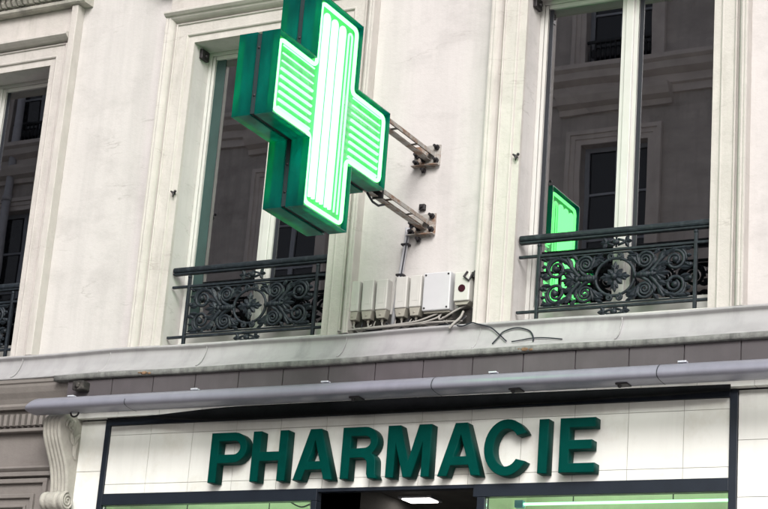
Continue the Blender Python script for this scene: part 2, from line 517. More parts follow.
PROF_IN = [(0.0, 0.0), (0.0, -0.03), (0.052, -0.03), (0.058, -0.044), (0.066, -0.048), (0.074, -0.046), (0.078, -0.046), (0.150, -0.048),
           (0.153, -0.058), (0.160, -0.062), (0.166, -0.055), (0.168, -0.035), (0.176, -0.030), (0.181, -0.045), (0.186, -0.062), (0.193, -0.075),
           (0.203, -0.088), (0.216, -0.094), (0.228, -0.092), (0.236, -0.096), (0.247, -0.096), (0.25, -0.09), (0.25, 0.0)]
PROF_CUT = [p for p in PROF_IN if p[0] <= 0.194] + [(0.194, -0.055)]
def window_unit(dx, strip):
    x0, x1 = OPEN[0] + dx, OPEN[1] + dx
    s = MB()
    if strip:
        surround_sweep(s, x0, x1, 5.028, ZT, PROF_CUT + [(0.194, 0.0)])
        for a, b in ((x0 - 0.256, x0 - 0.1945), (x1 + 0.1945, x1 + 0.256)):
            s.box(a, b, -0.092, 0.002, 5.028, 7.95, bev=0.006)
        s.box(x0 - 0.194, x1 + 0.194, -0.045, 0.002, ZT + 0.1945, 7.949)
        # crisp cap over the top moulding
        s.extrude_x([(-0.046, 7.715), (-0.10, 7.718), (-0.125, 7.708), (-0.125, 7.69), (-0.105, 7.675), (-0.08, 7.66), (-0.046, 7.655)], x0 - 0.194, x1 + 0.194)
    else:
        surround_sweep(s, x0, x1, 5.028, ZT, PROF_IN)
        s.extrude_x([(0.0, 7.74), (-0.115, 7.738), (-0.13, 7.728), (-0.13, 7.712), (-0.11, 7.695), (-0.09, 7.69), (-0.0, 7.69)], x0 - 0.25, x1 + 0.25)
        s.box(x0 - 0.246, x1 + 0.246, -0.045, 0.002, 7.742, 7.95)
    s.build('window_surround', M['stone'], B)
    # hood cornice with dentils on the frieze
    c = MB()
    h = [(0.0, 7.952), (-0.11, 7.952), (-0.125, 7.962), (-0.128, 7.985), (-0.10, 8.005), (-0.10, 8.075), (-0.19, 8.085), (-0.27, 8.10), (-0.27, 8.17),
         (-0.31, 8.19), (-0.35, 8.24), (-0.35, 8.27), (0.0, 8.34)]
    c.extrude_x(h, x0 - 0.335, x1 + 0.335)
    x = x0 - 0.30
    while x < x1 + 0.30:
        c.prism([(-0.098, 8.006), (-0.15, 8.004), (-0.172, 8.03), (-0.168, 8.060), (-0.186, 8.082), (-0.098, 8.076)], 'x', x, x + 0.030)
        x += 0.056
    c.build('hood_cornice', M['hoodstone'], B)
    # the casement window
    wnd = MB()
    fw = 0.03
    wnd.box(x0, x0 + fw, 0.19, 0.26, ZB + 0.012, ZT).box(x1 - fw, x1, 0.19, 0.26, ZB + 0.012, ZT)
    wnd.box(x0 + fw, x1 - fw, 0.19, 0.26, ZT - fw, ZT).box(x0 + fw, x1 - fw, 0.185, 0.26, ZB + 0.012, ZB + 0.085)
    wnd.box(x0, x1, -0.02, 0.184, ZB - 0.015, ZB + 0.022)
    W = wnd.build('window', M['wood'], B, bevel=0.004)
    xm = (x0 + x1) / 2
    cw = 0.078
    for a, b, inner in ((x0 + fw + 0.002, xm - 0.001, 1), (xm + 0.001, x1 - fw - 0.002, -1)):
        sash = MB()
        sl, sr = (0.028, cw - 0.018) if inner == 1 else (cw - 0.018, 0.028)
        z0, z1 = ZB + 0.088, ZT - fw - 0.003
        y0, y1 = 0.196, 0.245
        sash.box(a, a + sl, y0, y1, z0, z1).box(b - sr, b, y0, y1, z0, z1)
        sash.box(a + sl, b - sr, y0, y1, z1 - 0.03, z1).box(a + sl, b - sr, y0, y1, z0, z0 + 0.09)
        sash.build('sash', M['wood'], W, bevel=0.004)
        MB().box(a + sl - 0.004, b - sr + 0.004, 0.219, 0.223, z0 + 0.086, z1 - 0.026).build('pane', M['pane'], W)
        lw = 0.085 if (dx == DX[1] and inner == 1) else 0.03
        MB().box(a + sl + 0.0005, a + sl + lw, 0.2135, 0.2185, z0 + 0.0905, z1 - 0.0305).build('sash_lining', M['teal'] if lw > 0.05 else M['navy'], W)
    MB().box(x0 + 0.002, x0 + 0.03, 0.05, 0.15, ZT - 0.10, ZT - 0.02, bev=0.004).tube([(x0 + 0.015, 0.10, ZT - 0.06), (x0 + 0.05, 0.10, ZT - 0.075)], 0.012, 8).build('blind_bracket', M['bolt'], W)
    MB().box(xm - 0.030, xm + 0.030, 0.178, 0.1955, ZB + 0.088, ZT - fw - 0.004).build('meeting_bead', M['wood'], W, bevel=0.006)
for i, d in enumerate(DX):
    window_unit(d, i == 2)
window_unit(2.82, False)

# zinc flashing and the stained edge below it
z = MB()
fl = [(0.0, 5.026), (-0.085, 5.018), (-0.122, 5.018), (-0.136, 5.009), (-0.134, 4.997), (-0.118, 4.990), (-0.112, 4.975), (-0.120, 4.945), (-0.140, 4.90),
      (-0.170, 4.858), (-0.205, 4.828), (-0.228, 4.816), (-0.230, 4.806), (-0.215, 4.802), (0.0, 4.81)]
# the sheet is old and wavy: sections along X, each slightly off
def wavy(mb, prof, xs, amp):
    rows = []
    for x in xs:
        dz = amp * (math.sin(x * 2.1) + 0.6 * math.sin(x * 5.3 + 1)) ; dy = amp * 0.8 * math.sin(x * 3.7 + 2)
        rows.append([mb.bm.verts.new((x, y + (dy if y < -0.01 else 0), z_ + (dz if y < -0.01 else 0))) for y, z_ in prof])
    for A, C in zip(rows, rows[1:]):
        for k in range(len(prof)):
            j = (k + 1) % len(prof)
            f = mb.bm.faces.new((A[k], A[j], C[j], C[k])); f.smooth = True
    mb.bm.faces.new(rows[0][::-1]); mb.bm.faces.new(rows[-1])
    return mb
wavy(z, fl, [-9.5 + 0.125 * i for i in range(141)], 0.005)
Z = z.build('zinc_flashing', M['zinc'], B)
for x in (-3.22, -2.40, -1.55, -0.40, 0.62, 1.62, 2.9):        # standing seams
    sm = MB()
    pts = [(x, y - 0.004, zz + 0.004) for y, zz in fl[5:12]]
    sm.tube(pts, 0.004, 6)
    sm.build('seam', M['zinc'], Z)
e = MB()
ed = [(-0.02, 4.802), (-0.268, 4.799), (-0.276, 4.794), (-0.276, 4.764), (-0.268, 4.757), (-0.02, 4.757)]
rows = [-2.77 + 0.09 * i for i in range(121)]
wavy(e, ed, rows, 0.003)
E_ = e.build('drip_edge', M['lead'], B)
for x in (-1.96, 1.02):
    MB().ball((x, -0.276, 4.776), 0.018, 1.7, 0.2, 0.7, u=7, v=5).ball((x + 0.045, -0.276, 4.772), 0.014, 1.3, 0.2, 0.6, u=6, v=5).ball((x - 0.04, -0.276, 4.780), 0.011, 1.8, 0.2, 0.5, u=6, v=5).build('rust_patch', M['rust'], E_)

# mauve fascia band under the ledge
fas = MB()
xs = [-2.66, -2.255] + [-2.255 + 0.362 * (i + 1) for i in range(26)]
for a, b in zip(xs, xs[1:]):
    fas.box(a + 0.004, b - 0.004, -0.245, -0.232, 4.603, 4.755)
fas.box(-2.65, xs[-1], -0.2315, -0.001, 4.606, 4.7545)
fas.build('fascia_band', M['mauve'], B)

# ------------------------------------------------------------------ balcony railings
def railing():
    rl = empty('balcony_railing', (1.4725, 0.04, 5.05), 'dark scrolled iron railing with green reflections behind, below the right window', 'railing', 'scrolled iron balcony railings')
    Y = 0.04
    MB().box(0.798, 2.150, Y - 0.030, Y + 0.030, 5.618, 5.660, bev=0.014).box(0.80, 2.148, Y - 0.020, Y + 0.020, 5.603, 5.6185, bev=0.004)\
        .build('handrail', M['iron'], rl)
    for (z0, z1) in ((5.502, 5.520), (5.115, 5.133)):
        MB().box(0.80, 2.148, Y - 0.012, Y + 0.012, z0, z1, bev=0.003).build('crossbar', M['iron'], rl)
    MB().box(0.960, 2.030, Y - 0.010, Y + 0.010, 5.486, 5.493).box(0.960, 2.030, Y - 0.010, Y + 0.010, 5.142, 5.150).build('inner_border', M['iron'], rl)
    for x in (0.946, 2.0445):
        MB().box(x - 0.011, x + 0.011, Y - 0.0125, Y + 0.0125, 5.052, 5.599, bev=0.003).ball((x, Y, 5.062), 0.017, 1, 1, 0.7)\
            .ball((x, Y - 0.004, 5.585), 0.016, 1, 1, 0.8).build('post', M['iron'], rl)
    for x in (0.802, ):
        for zz in (5.63, 5.508, 5.124):
            pass
    cx, cz = 1.495, 5.322
    def spiral(c, r0, r1, a0, turns, t0, t1, n=34):
        pts = []; rad = []
        for i in range(n):
            t = i / (n - 1)
            a = a0 + turns * 2 * math.pi * t
            r = r0 + (r1 - r0) * t ** 0.85
            pts.append((c[0] + r * math.cos(a), Y - 0.006 * t, c[1] + r * math.sin(a)))
            rad.append(t0 + (t1 - t0) * t)
        return pts, rad
    def bez(p, n=14):
        out = []
        for i in range(n):
            t = i / (n - 1); k = 1 - t
            out.append(tuple(k ** 3 * p[0][j] + 3 * k * k * t * p[1][j] + 3 * k * t * t * p[2][j] + t ** 3 * p[3][j] for j in (0, 1)))
        return out
    def curve(p, t0, t1, n=14):
        q = bez(p, n)
        sp.tube([(a, Y, b) for a, b in q], [t0 + (t1 - t0) * i / (n - 1) for i in range(n)], 7)
    for sx in (1, -1):
        sp = MB()
        for sz in (1, -1):
            P = lambda x, z_: (cx + sx * x, cz + sz * z_)
            def sspiral(c, r0, r1, a0, turns, t0, t1):
                pts, rad = spiral((0, 0), r0, r1, a0, turns, t0, t1)
                sp.tube([(cx + sx * (c[0] + x), y, cz + sz * (c[1] + z_)) for x, y, z_ in pts], rad, 7)
            # inner volute, two and a half turns
            sspiral((0.208, 0.100), 0.066, 0.006, R(-30), 2.6, 0.0115, 0.0085)
            # outer volute with a ball at its heart
            sspiral((0.412, 0.082), 0.076, 0.026, R(150), -1.6, 0.0135, 0.009)
            sp.ball((*[P(0.418, 0.085)[0], Y - 0.008], P(0.418, 0.085)[1]), 0.023)
            # stalk from the waist of the panel up to the outer volute
            curve([P(0.245, 0.015), P(0.30, 0.06), P(0.33, 0.16), P(0.43, 0.157)], 0.017, 0.012)
            curve([P(0.43, 0.157), P(0.47, 0.157), P(0.49, 0.12), P(0.487, 0.075)], 0.012, 0.009, 9)
            # stalk from the waist round the inner volute
            curve([P(0.15, 0.0), P(0.20, 0.02), P(0.245, 0.04), P(0.262, 0.09)], 0.016, 0.010, 10)
            # acanthus leaves
            for (bx, bz, a, l, w_) in ((0.30, 0.08, 62, 0.095, 0.044), (0.32, 0.11, 35, 0.080, 0.040), (0.29, 0.05, 20, 0.085, 0.04),
                                       (0.36, 0.14, 15, 0.08, 0.036), (0.42, 0.155, 5, 0.095, 0.034), (0.160, 0.075, 130, 0.095, 0.042),
                                       (0.15, 0.10, 158, 0.080, 0.036), (0.170, 0.06, 105, 0.100, 0.036), (0.15, 0.135, 178, 0.07, 0.032),
                                       (0.13, 0.15, 160, 0.055, 0.028), (0.12, 0.12, 200, 0.05, 0.026),
                                       (0.478, 0.06, -35, 0.05, 0.036), (0.45, 0.03, -5, 0.07, 0.034), (0.34, 0.060, 0, 0.06, 0.030),
                                       (0.27, 0.135, 50, 0.06, 0.032), (0.487, 0.145, 30, 0.04, 0.028), (0.262, 0.06, 75, 0.07, 0.034),
                                       (0.335, 0.135, 80, 0.03, 0.026), (0.30, 0.15, 110, 0.03, 0.026), (0.49, 0.11, -10, 0.035, 0.03),
                                       (0.385, 0.15, 60, 0.03, 0.024), (0.26, 0.03, -20, 0.05, 0.03)):
                aa = R(a)
                ang = math.atan2(sz * math.sin(aa), sx * math.cos(aa))
                sp.leaf(P(bx, bz), ang, l, w_, Y - 0.004, 0.011)
            # small studs holding the panel to posts and borders
            sp.ball((P(0.515, 0.045)[0], Y, P(0, 0.045)[1]), 0.017)
            # curls above and below the ring
            sspiral((0.032, 0.140), 0.024, 0.005, R(-90), 1.5, 0.0095, 0.007)
        # palmette pointing outwards along the waist
        for k, a in enumerate((-58, -30, 0, 30, 58)):
            ang = R(a) if sx > 0 else math.pi - R(a)
            sp.leaf((cx + sx * 0.285, cz), ang, 0.100 - abs(a) * 0.0006, 0.036, Y - 0.008, 0.011)
        sp.tube([(cx + sx * 0.128, Y, cz), (cx + sx * 0.17, Y - 0.003, cz), (cx + sx * 0.22, Y - 0.006, cz), (cx + sx * 0.29, Y - 0.006, cz)], [0.014, 0.022, 0.019, 0.012], 8)
        for q in (0.145, 0.185, 0.225, 0.262):
            sp.ball((cx + sx * q, Y - 0.01, cz), 0.019, 0.7, 0.9, 1.15)
        sp.build('scrollwork', M['iron'], rl)
    rg = MB()
    n = 40
    rg.tube([(cx + 0.136 * math.cos(2 * math.pi * i / n), Y, cz + 0.128 * math.sin(2 * math.pi * i / n)) for i in range(n)], 0.0105, 8, closed=True)
    rg.build('ring', M['iron'], rl)
    ro = MB()
    ro.ball((cx, Y - 0.014, cz), 0.024)
    for k in range(8):
        a = k * math.pi / 4
        ln = 0.108 if k % 2 == 0 else 0.075
        ro.leaf((cx, cz), a, ln, 0.046, Y - 0.002, 0.012)
        if k % 2 == 0:
            for s_ in (-0.45, 0.45):
                ro.leaf((cx + 0.045 * math.cos(a), cz + 0.045 * math.sin(a)), a + s_ * 1.4, 0.045, 0.028, Y - 0.004, 0.010)
    ro.build('rosette', M['iron'], rl)
    for zc, nm in ((5.562, 1), (5.086, -1)):
        cr = MB()
        cr.ball((cx, Y - 0.004, zc), 0.020, 1.25, 0.8, 0.95)
        for s_ in (1, -1):
            for a in (28, -28):
                cr.tube([(cx + s_ * 0.012, Y, zc + math.copysign(0.020, a)), (cx + s_ * 0.045, Y, zc + math.copysign(0.010, a)), (cx + s_ * 0.070, Y, zc)], 0.0085, 6)
            for a in (-60, 0, 60):
                ang = R(a) if s_ > 0 else math.pi - R(a)
                cr.leaf((cx + s_ * 0.066, zc), ang, 0.048, 0.032, Y - 0.003, 0.011)
            cr.ball((cx + s_ * 0.072, Y - 0.004, zc), 0.010)
        cr.tube([(cx, Y, zc + 0.034), (cx, Y, zc - 0.034)], 0.007, 6)
        cr.build('crest', M['iron'], rl)
    return rl
r3 = railing()
r2 = copy_tree(r3, DX[1]); r2['label'] = 'dark scrolled iron railing below the middle window, partly under the neon cross'
r1 = copy_tree(r3, DX[2]); r1['label'] = 'dark iron railing cut off by the left edge, below the left window'

# shutter hooks on the surrounds
def hook(x, z_, label):
    h = MB()
    h.tube([(x, 0.0, z_), (x, -0.055, z_)], 0.008, 8)
    h.tube([(x - 0.018, -0.06, z_ + 0.012), (x, -0.058, z_), (x + 0.006, -0.058, z_ - 0.02), (x + 0.002, -0.056, z_ - 0.035)], [0.006, 0.010, 0.007, 0.004], 8)
    h.ball((x + 0.02, -0.058, z_ + 0.008), 0.011)
    solo(h, 'shutter_hook', M['bolt'], (x, -0.03, z_), label, 'hook', 'shutter hooks beside the windows')
hook(-2.05, 6.235, 'small dark iron shutter hook beside the middle window')
hook(0.772, 6.215, 'small dark iron shutter hook beside the right window')

# ------------------------------------------------------------------ pharmacy cross
CX0, CX1 = -0.042, 0.245
cy, cz = -1.592, 5.996
A_, L_ = 0.268, 0.702
def cross_pts(off=0.0):
    a, l = A_ - off, L_ - off
    return [(cy + y, cz + z_) for y, z_ in ((a, l), (a, a), (l, a), (l, -a), (a, -a), (a, -l), (-a, -l), (-a, -a), (-l, -a), (-l, a), (-a, a), (-a, l))]
CR = empty('pharmacy_cross', (0.10, -0.4, 5.2), 'lit green neon pharmacy cross sticking out from the wall on two steel brackets', 'pharmacy cross')
def ring_shell(mb, x0, x1, o_out, o_in):
    po, pi_ = cross_pts(o_out), cross_pts(o_in)
    for k in range(12):
        j = (k + 1) % 12
        a0 = [mb.bm.verts.new((x, *p)) for x in (x0, x1) for p in (po[k], po[j])]
        b0 = [mb.bm.verts.new((x, *p)) for x in (x0, x1) for p in (pi_[k], pi_[j])]
        mb.bm.faces.new((a0[0], a0[1], a0[3], a0[2])); mb.bm.faces.new((b0[0], b0[2], b0[3], b0[1]))
        mb.bm.faces.new((a0[0], b0[0], b0[1], a0[1])); mb.bm.faces.new((a0[2], a0[3], b0[3], b0[2]))
    return mb
XM = (CX0 + CX1) / 2
for (x0, x1, f) in ((XM + 0.017, CX1, 1), (CX0, XM - 0.017, -1)):
    ring_shell(MB(), x0, x1, 0.0, 0.006).build('case_shell', M['acryl'], CR)
    xb = x1 - 0.045 if f == 1 else x0 + 0.045
    bk = MB().prism(cross_pts(0.0065), 'x', xb - 0.002, xb + 0.002).build('tube_backing', M['back'], CR)
    xt = xb + f * 0.022
    # outline tube with rounded corners
    pts = cross_pts(0.042)
    path = []
    n = 12
    for k in range(12):
        p, c, q = Vector(pts[k - 1]), Vector(pts[k]), Vector(pts[(k + 1) % 12])
        d0, d1 = (p - c).normalized(), (q - c).normalized()
        r = 0.045
        s0, s1 = c + d0 * r, c + d1 * r
        for i in range(6):
            t = i / 5
            v = s0 * (1 - t) ** 2 + c * 2 * t * (1 - t) + s1 * t * t
            path.append((xt, v.x, v.y))
    MB().tube(path, 0.0125, 8, closed=True).build('outline_tube', M['tube_rim'], CR)
    # hairpin tubes of the upright
    for y in (-0.150, -0.050, 0.050, 0.150):
        h = 0.022; zl = 0.612
        pp = [(xt, cy + y - h, cz - zl)] + [(xt, cy + y - h, cz + zl - 0.03)]
        for i in range(1, 8):
            a = math.pi - math.pi * i / 8
            pp.append((xt, cy + y + h * math.cos(a), cz + zl - 0.03 + h * math.sin(a)))
        pp += [(xt, cy + y + h, cz + zl - 0.03), (xt, cy + y + h, cz - zl)]
        MB().tube(pp, 0.0125 if y < 0.1 else 0.0065, 8).build('upright_tube', M['tube_core'] if y < 0.1 else M['tube_arm'], CR)
    for s_ in (1, -1):
        for k in range(9):
            zz = cz - 0.200 + 0.050 * k
            rr = 0.0092 if k < 6 else 0.005
            MB().tube([(xt, cy + s_ * 0.245, zz), (xt, cy + s_ * 0.615, zz)], rr, 8).build('arm_tube', M['tube_arm'], CR)
    # tubes inside the case that light its green walls
    xi = (x0 + xb) / 2 if f == 1 else (x1 + xb) / 2
    for k in range(2):
        pass
    inn = cross_pts(0.12)
    MB().tube([(xi, *p) for p in inn], 0.012, 6, closed=True).build('inner_tube', M['tube_in'], CR)
spn = MB().prism(cross_pts(0.010), 'x', XM - 0.024, XM + 0.024)
SPN = spn.build('spine', M['spine'], CR)
for (y, z_, ax) in ((-L_ - 0.0, 0.17, 'y'), (-L_, -0.14, 'y'), (-A_, 0.42, 'y'), (-A_, -0.42, 'y'), (-A_, -0.60, 'y')):
    sc_ = MB().ball((XM - 0.002, cy + y + 0.012, cz + z_), 0.010)
    sc_.build('screw', M['bolt'], SPN)

# two wall brackets that carry the cross
def bracket(zc, tilt, missing):
    P = MB()
    P.box(-0.035, 0.170, -0.012, -0.0005, zc - 0.070, zc + 0.085, bev=0.002)
    plate = P.build('wall_plate', M['steel'], CR)
    MB().box(0.062, 0.140, -0.02, -0.0125, zc - 0.085, zc + 0.03)\
        .box(-0.033, 0.172, -0.058, -0.0125, zc - 0.076, zc - 0.070).build('plate_angle', M['steel'], CR)
    a = MB()
    y0 = -0.882
    a.box(0.084, 0.128, y0, -0.0125, zc + 0.022, zc + 0.027)                      # upper angle: flange
    a.box(0.126, 0.131, y0, -0.0125, zc - 0.006, zc + 0.0215)                      # and its web toward us
    a.box(0.060, 0.066, y0, -0.0125, zc - 0.034, zc + 0.010)                      # second angle behind
    a.box(0.0665, 0.105, y0, -0.0125, zc - 0.034, zc - 0.029)
    for yy in (-0.25, -0.55):
        a.box(0.0665, 0.1255, yy - 0.02, yy, zc - 0.004, zc + 0.004)
    a.build('bracket_arm', M['steel'], CR, bevel=0.0015)
    MB().box(0.058, 0.138, -0.72, -0.705, zc - 0.045, zc + 0.030, bev=0.002).build('arm_clamp', M['bolt'], CR)
    for (x, dz) in ((0.145, 0.062), (0.145, -0.035), (-0.008, 0.012), (-0.008, -0.045), (0.045, -0.02), (0.055, -0.105)):
        b = MB()
        b.tube([(x, 0.0 if dz > -0.09 else -0.02, zc + dz), (x, -0.030, zc + dz)], 0.020, 6)
        b.tube([(x, -0.030, zc + dz), (x, -0.066, zc + dz)], 0.0105, 8)
        b.build('bolt', M['bolt'], plate)
bracket(6.300, 0, False)
bracket(5.790, 0, True)
for (x, z_, l) in ((0.062, 5.925, 'square dark bolt head alone on the wall above the lower bracket'),):
    b = MB().box(x - 0.022, x + 0.022, -0.03, 0.0, z_ - 0.022, z_ + 0.022, bev=0.004).tube([(x, -0.03, z_), (x, -0.05, z_)], 0.009, 8)
    solo(b, 'wall_bolt', M['bolt'], (x, -0.015, z_), l, 'bolt')
# cable from the lower bracket to the cross
cb = MB()
cb.tube([(0.10, -0.62, 5.735), (0.10, -0.70, 5.70), (0.10, -0.78, 5.70), (0.10, -0.86, 5.735)], 0.008, 8)
cb.build('feed_cable', M['cableb'], CR)

# ------------------------------------------------------------------ conduit and junction boxes
cd_ = empty('conduit', (-0.07, -0.03, 5.05), 'grey conduit pipe running down from the lower cross bracket between the boxes', 'pipe')
MB().tube([(-0.028, -0.045, 5.775), (-0.032, -0.034, 5.745), (-0.036, -0.028, 5.70), (-0.068, -0.028, 5.40), (-0.098, -0.03, 5.06)], 0.0165, 10).build('pipe', M['conduit'], cd_)
MB().tube([(-0.010, -0.030, 5.79), (-0.020, -0.052, 5.70), (-0.044, -0.052, 5.45), (-0.058, -0.052, 5.37)], 0.005, 6).build('wire', M['cableb'], cd_)
for z_ in (5.655, 5.435):
    xx = -0.041 - (5.655 - z_) * 0.107
    MB().box(xx - 0.028, xx + 0.028, -0.052, -0.001, z_ - 0.007, z_ + 0.007, bev=0.003).build('clip', M['bolt'], cd_)

def slim_box(x, label, zt=5.41):
    o = empty('junction_box', (x, -0.002, 5.13), label, 'junction box', 'slim pale junction boxes in a row')
    b = MB()
    b.box(x - 0.044, x + 0.044, -0.075, -0.002, 5.185, zt, bev=0.007)
    b.box(x - 0.022, x + 0.022, -0.0765, -0.074, 5.23, zt - 0.06, bev=0.0008)
    b.build('cover', M['boxwhite'], o)
    e = MB()
    q = [(x - 0.043, 5.184), (x + 0.043, 5.184), (x + 0.030, 5.125), (x - 0.030, 5.125)]
    e.prism(q, 'y', -0.068, -0.003)
    e.tube([(x, -0.074, 5.15), (x, -0.067, 5.15)], 0.008, 8)
    e.tube([(x, -0.035, 5.126), (x, -0.035, 5.105)], 0.011, 8)
    e.build('cable_entry', M['boxend'], o, bevel=0.003)
names = ['slim pale junction box at the left end of the row, beside the window surround',
         'slim pale junction box second from the left in the row',
         'slim pale junction box just left of the conduit pipe',
         'slim pale junction box just right of the conduit pipe',
         'slim pale junction box touching the wide white box']
for x, n, t in zip((-0.400, -0.288, -0.178, -0.026, 0.085), names, (5.405, 5.408, 5.402, 5.41, 5.412)):
    slim_box(x, n, t)
wb = empty('junction_box', (0.29, -0.002, 5.135), 'wide square white junction box with screws in its corners', 'junction box')
MB().box(0.152, 0.358, -0.09, -0.002, 5.145, 5.415, bev=0.008).build('cover', M['boxgrey'], wb)
sm = MB()
for x in (0.170, 0.340):
    for z_ in (5.163, 5.397):
        sm.tube([(x, -0.0935, z_), (x, -0.0895, z_)], 0.007, 8)
sm.build('corner_screw', M['bolt'], wb)
MB().box(0.16, 0.350, -0.07, -0.006, 5.132, 5.1445).build('base', M['boxend'], wb)
sb = empty('sensor_box', (0.46, -0.002, 5.17), 'small pale sensor box with a round dark red lens beside the surround', 'sensor')
MB().box(0.392, 0.508, -0.10, -0.002, 5.195, 5.40, bev=0.008).build('case', M['boxwhite'], sb)
MB().tube([(0.452, -0.104, 5.282), (0.452, -0.099, 5.282)], 0.026, 20).build('lens', M['lens'], sb)
MB().tube([(0.49, -0.105, 5.395), (0.47, -0.115, 5.36), (0.505, -0.11, 5.33), (0.515, -0.09, 5.37), (0.52, -0.05, 5.41), (0.50, -0.02, 5.42)], 0.008, 7)\
    .box(0.509, 0.53, -0.08, -0.01, 5.36, 5.40, bev=0.003).build('hinge_clip', M['bolt'], sb)
MB().prism([(0.392, 5.1945), (0.508, 5.1945), (0.49, 5.172), (0.405, 5.172)], 'y', -0.085, -0.004).build('base', M['boxend'], sb)

MB_ = MB().box(-0.43, 0.535, -0.008, -0.0005, 5.047, 5.165)  # thin dark strip added as grime and painted shade behind the cables
solo(MB_, 'shade_strip', M['grime_shade'], (0.05, -0.004, 5.05), 'dark strip of grime and painted shade on the wall below the row of junction boxes', 'painted shade')
def smooth(pts, n=6):
    P = [Vector(p) for p in pts]
    P = [P[0]] + P + [P[-1]]
    out = []
    for i in range(1, len(P) - 2):
        for k in range(n):
            t = k / n
            a, b, c, d = P[i - 1], P[i], P[i + 1], P[i + 2]
            out.append(0.5 * ((2 * b) + (c - a) * t + (2 * a - 5 * b + 4 * c - d) * t * t + (3 * b - a - 3 * c + d) * t ** 3))
    out.append(P[-2])
    return out
CG = 'pale cables under the junction boxes'
def cable(pts, r, m, label, group=None):
    solo(MB().tube(smooth(pts), r, 7), 'cable', m, pts[0], label, 'cable', group)
for i, x in enumerate((-0.400, -0.288, -0.178, -0.026, 0.085)):
    e = 0.10 + 0.03 * i
    cable([(x, -0.035, 5.112), (x + 0.005, -0.037, 5.08), (x + 0.04, -0.05, 5.055 + 0.003 * i), (x + 0.15, -0.06 - 0.008 * i, 5.048 + 0.003 * i), (x + 0.15 + e, -0.066, 5.055 + 0.002 * i)], 0.0062, M['cablew'],
          'thin pale cable curling out of the bottom of a slim junction box', CG)
cable([(-0.50, -0.075, 5.048), (-0.3, -0.085, 5.052), (-0.1, -0.09, 5.058), (0.10, -0.08, 5.075), (0.22, -0.06, 5.115), (0.26, -0.045, 5.135)], 0.0075, M['cablew'], 'long pale cable sweeping up from the ledge to the wide white box')
cable([(-0.30, -0.10, 5.046), (-0.05, -0.105, 5.048), (0.14, -0.09, 5.06), (0.26, -0.06, 5.10), (0.285, -0.045, 5.135)], 0.007, M['cablew'], 'second pale cable sweeping along the ledge to the wide white box')
cable([(0.47, -0.05, 5.175), (0.40, -0.065, 5.14), (0.33, -0.07, 5.10), (0.28, -0.06, 5.085), (0.27, -0.05, 5.12)], 0.0075, M['cablew'], 'pale cable hanging from the sensor box back to the wide box')
for i in range(9):
    xa = -0.40 + 0.085 * i + random.uniform(-0.02, 0.02); xb = xa + random.uniform(0.12, 0.32)
    za = 5.115 if i % 3 else 5.06
    cable([(xa, -0.030, za), (xa + 0.01, -0.05, 5.07 + random.uniform(-0.01, 0.02)), ((xa + xb) / 2, -0.07, 5.035 + random.uniform(-0.006, 0.02)), (xb - 0.03, -0.06, 5.045 + random.uniform(0, 0.03)), (xb, -0.035, 5.085 + random.uniform(-0.01, 0.03))],
          0.0042, M['cableb'] if i % 2 else M['cablew'], ('thin black' if i % 2 else 'thin pale') + ' wire in the tangle hanging under the junction boxes', 'wires in the tangle under the boxes')
cable([(0.455, -0.06, 5.13), (0.45, -0.09, 5.08), (0.43, -0.135, 5.03), (0.40, -0.15, 4.99)], 0.009, M['cablew'], 'short pale cable end hanging over the ledge under the sensor box')
cable([(0.43, -0.125, 5.02), (0.50, -0.150, 5.000), (0.565, -0.150, 5.018), (0.615, -0.150, 5.006), (0.70, -0.137, 4.982), (0.775, -0.155, 4.925), (0.85, -0.195, 4.862)], 0.0047, M['cableb'], 'black cable sagging from the sensor box down across the zinc ledge')
cable([(0.755, -0.205, 4.848), (0.775, -0.165, 4.90), (0.80, -0.140, 4.945), (0.89, -0.132, 4.968), (0.985, -0.140, 4.940), (1.03, -0.170, 4.885), (1.045, -0.205, 4.848)], 0.0047, M['cableb'], 'black cable arching in a small loop on the zinc ledge')
cable([(0.89, -0.200, 4.855), (0.955, -0.185, 4.866), (1.02, -0.178, 4.876), (1.11, -0.178, 4.874), (1.245, -0.195, 4.852)], 0.0043, M['cableb'], 'black cable lying low along the zinc ledge below the right railing')

# ------------------------------------------------------------------ pharmacy shopfront
S = empty('pharmacy_shopfront', (0, -0.05, 0.13), 'cream tiled pharmacy shopfront with slate blue frames and lit green windows', 'shopfront')
XL, XR = -2.40, 2.378
def tiles(mb, x0, x1, z0, z1, xj, zj, y0, y1, gap=0.0036):
    xs = [x0] + [x for x in xj if x0 + 0.01 < x < x1 - 0.01] + [x1]
    zs = [z0] + [q for q in zj if z0 + 0.005 < q < z1 - 0.005] + [z1]
    for a, b in zip(xs, xs[1:]):
        for c, d in zip(zs, zs[1:]):
            mb.box(a + gap / 2, b - gap / 2, y0 + random.uniform(-0.0008, 0.0008), y1, c + gap / 2, d - gap / 2)
    return mb
XJ = [-2.001 + 0.3665 * i for i in range(-2, 20)]
# tiled band over the sign
tiles(MB(), -2.775, 8.0, 4.502, 4.600, [x + 0.10 for x in XJ], [], -0.12, -0.056).build('tile_band', M['tile'], S)
MB().box(-2.772, 7.99, -0.1165, -0.054, 4.504, 4.598).build('band_bed', M['grout'], S)
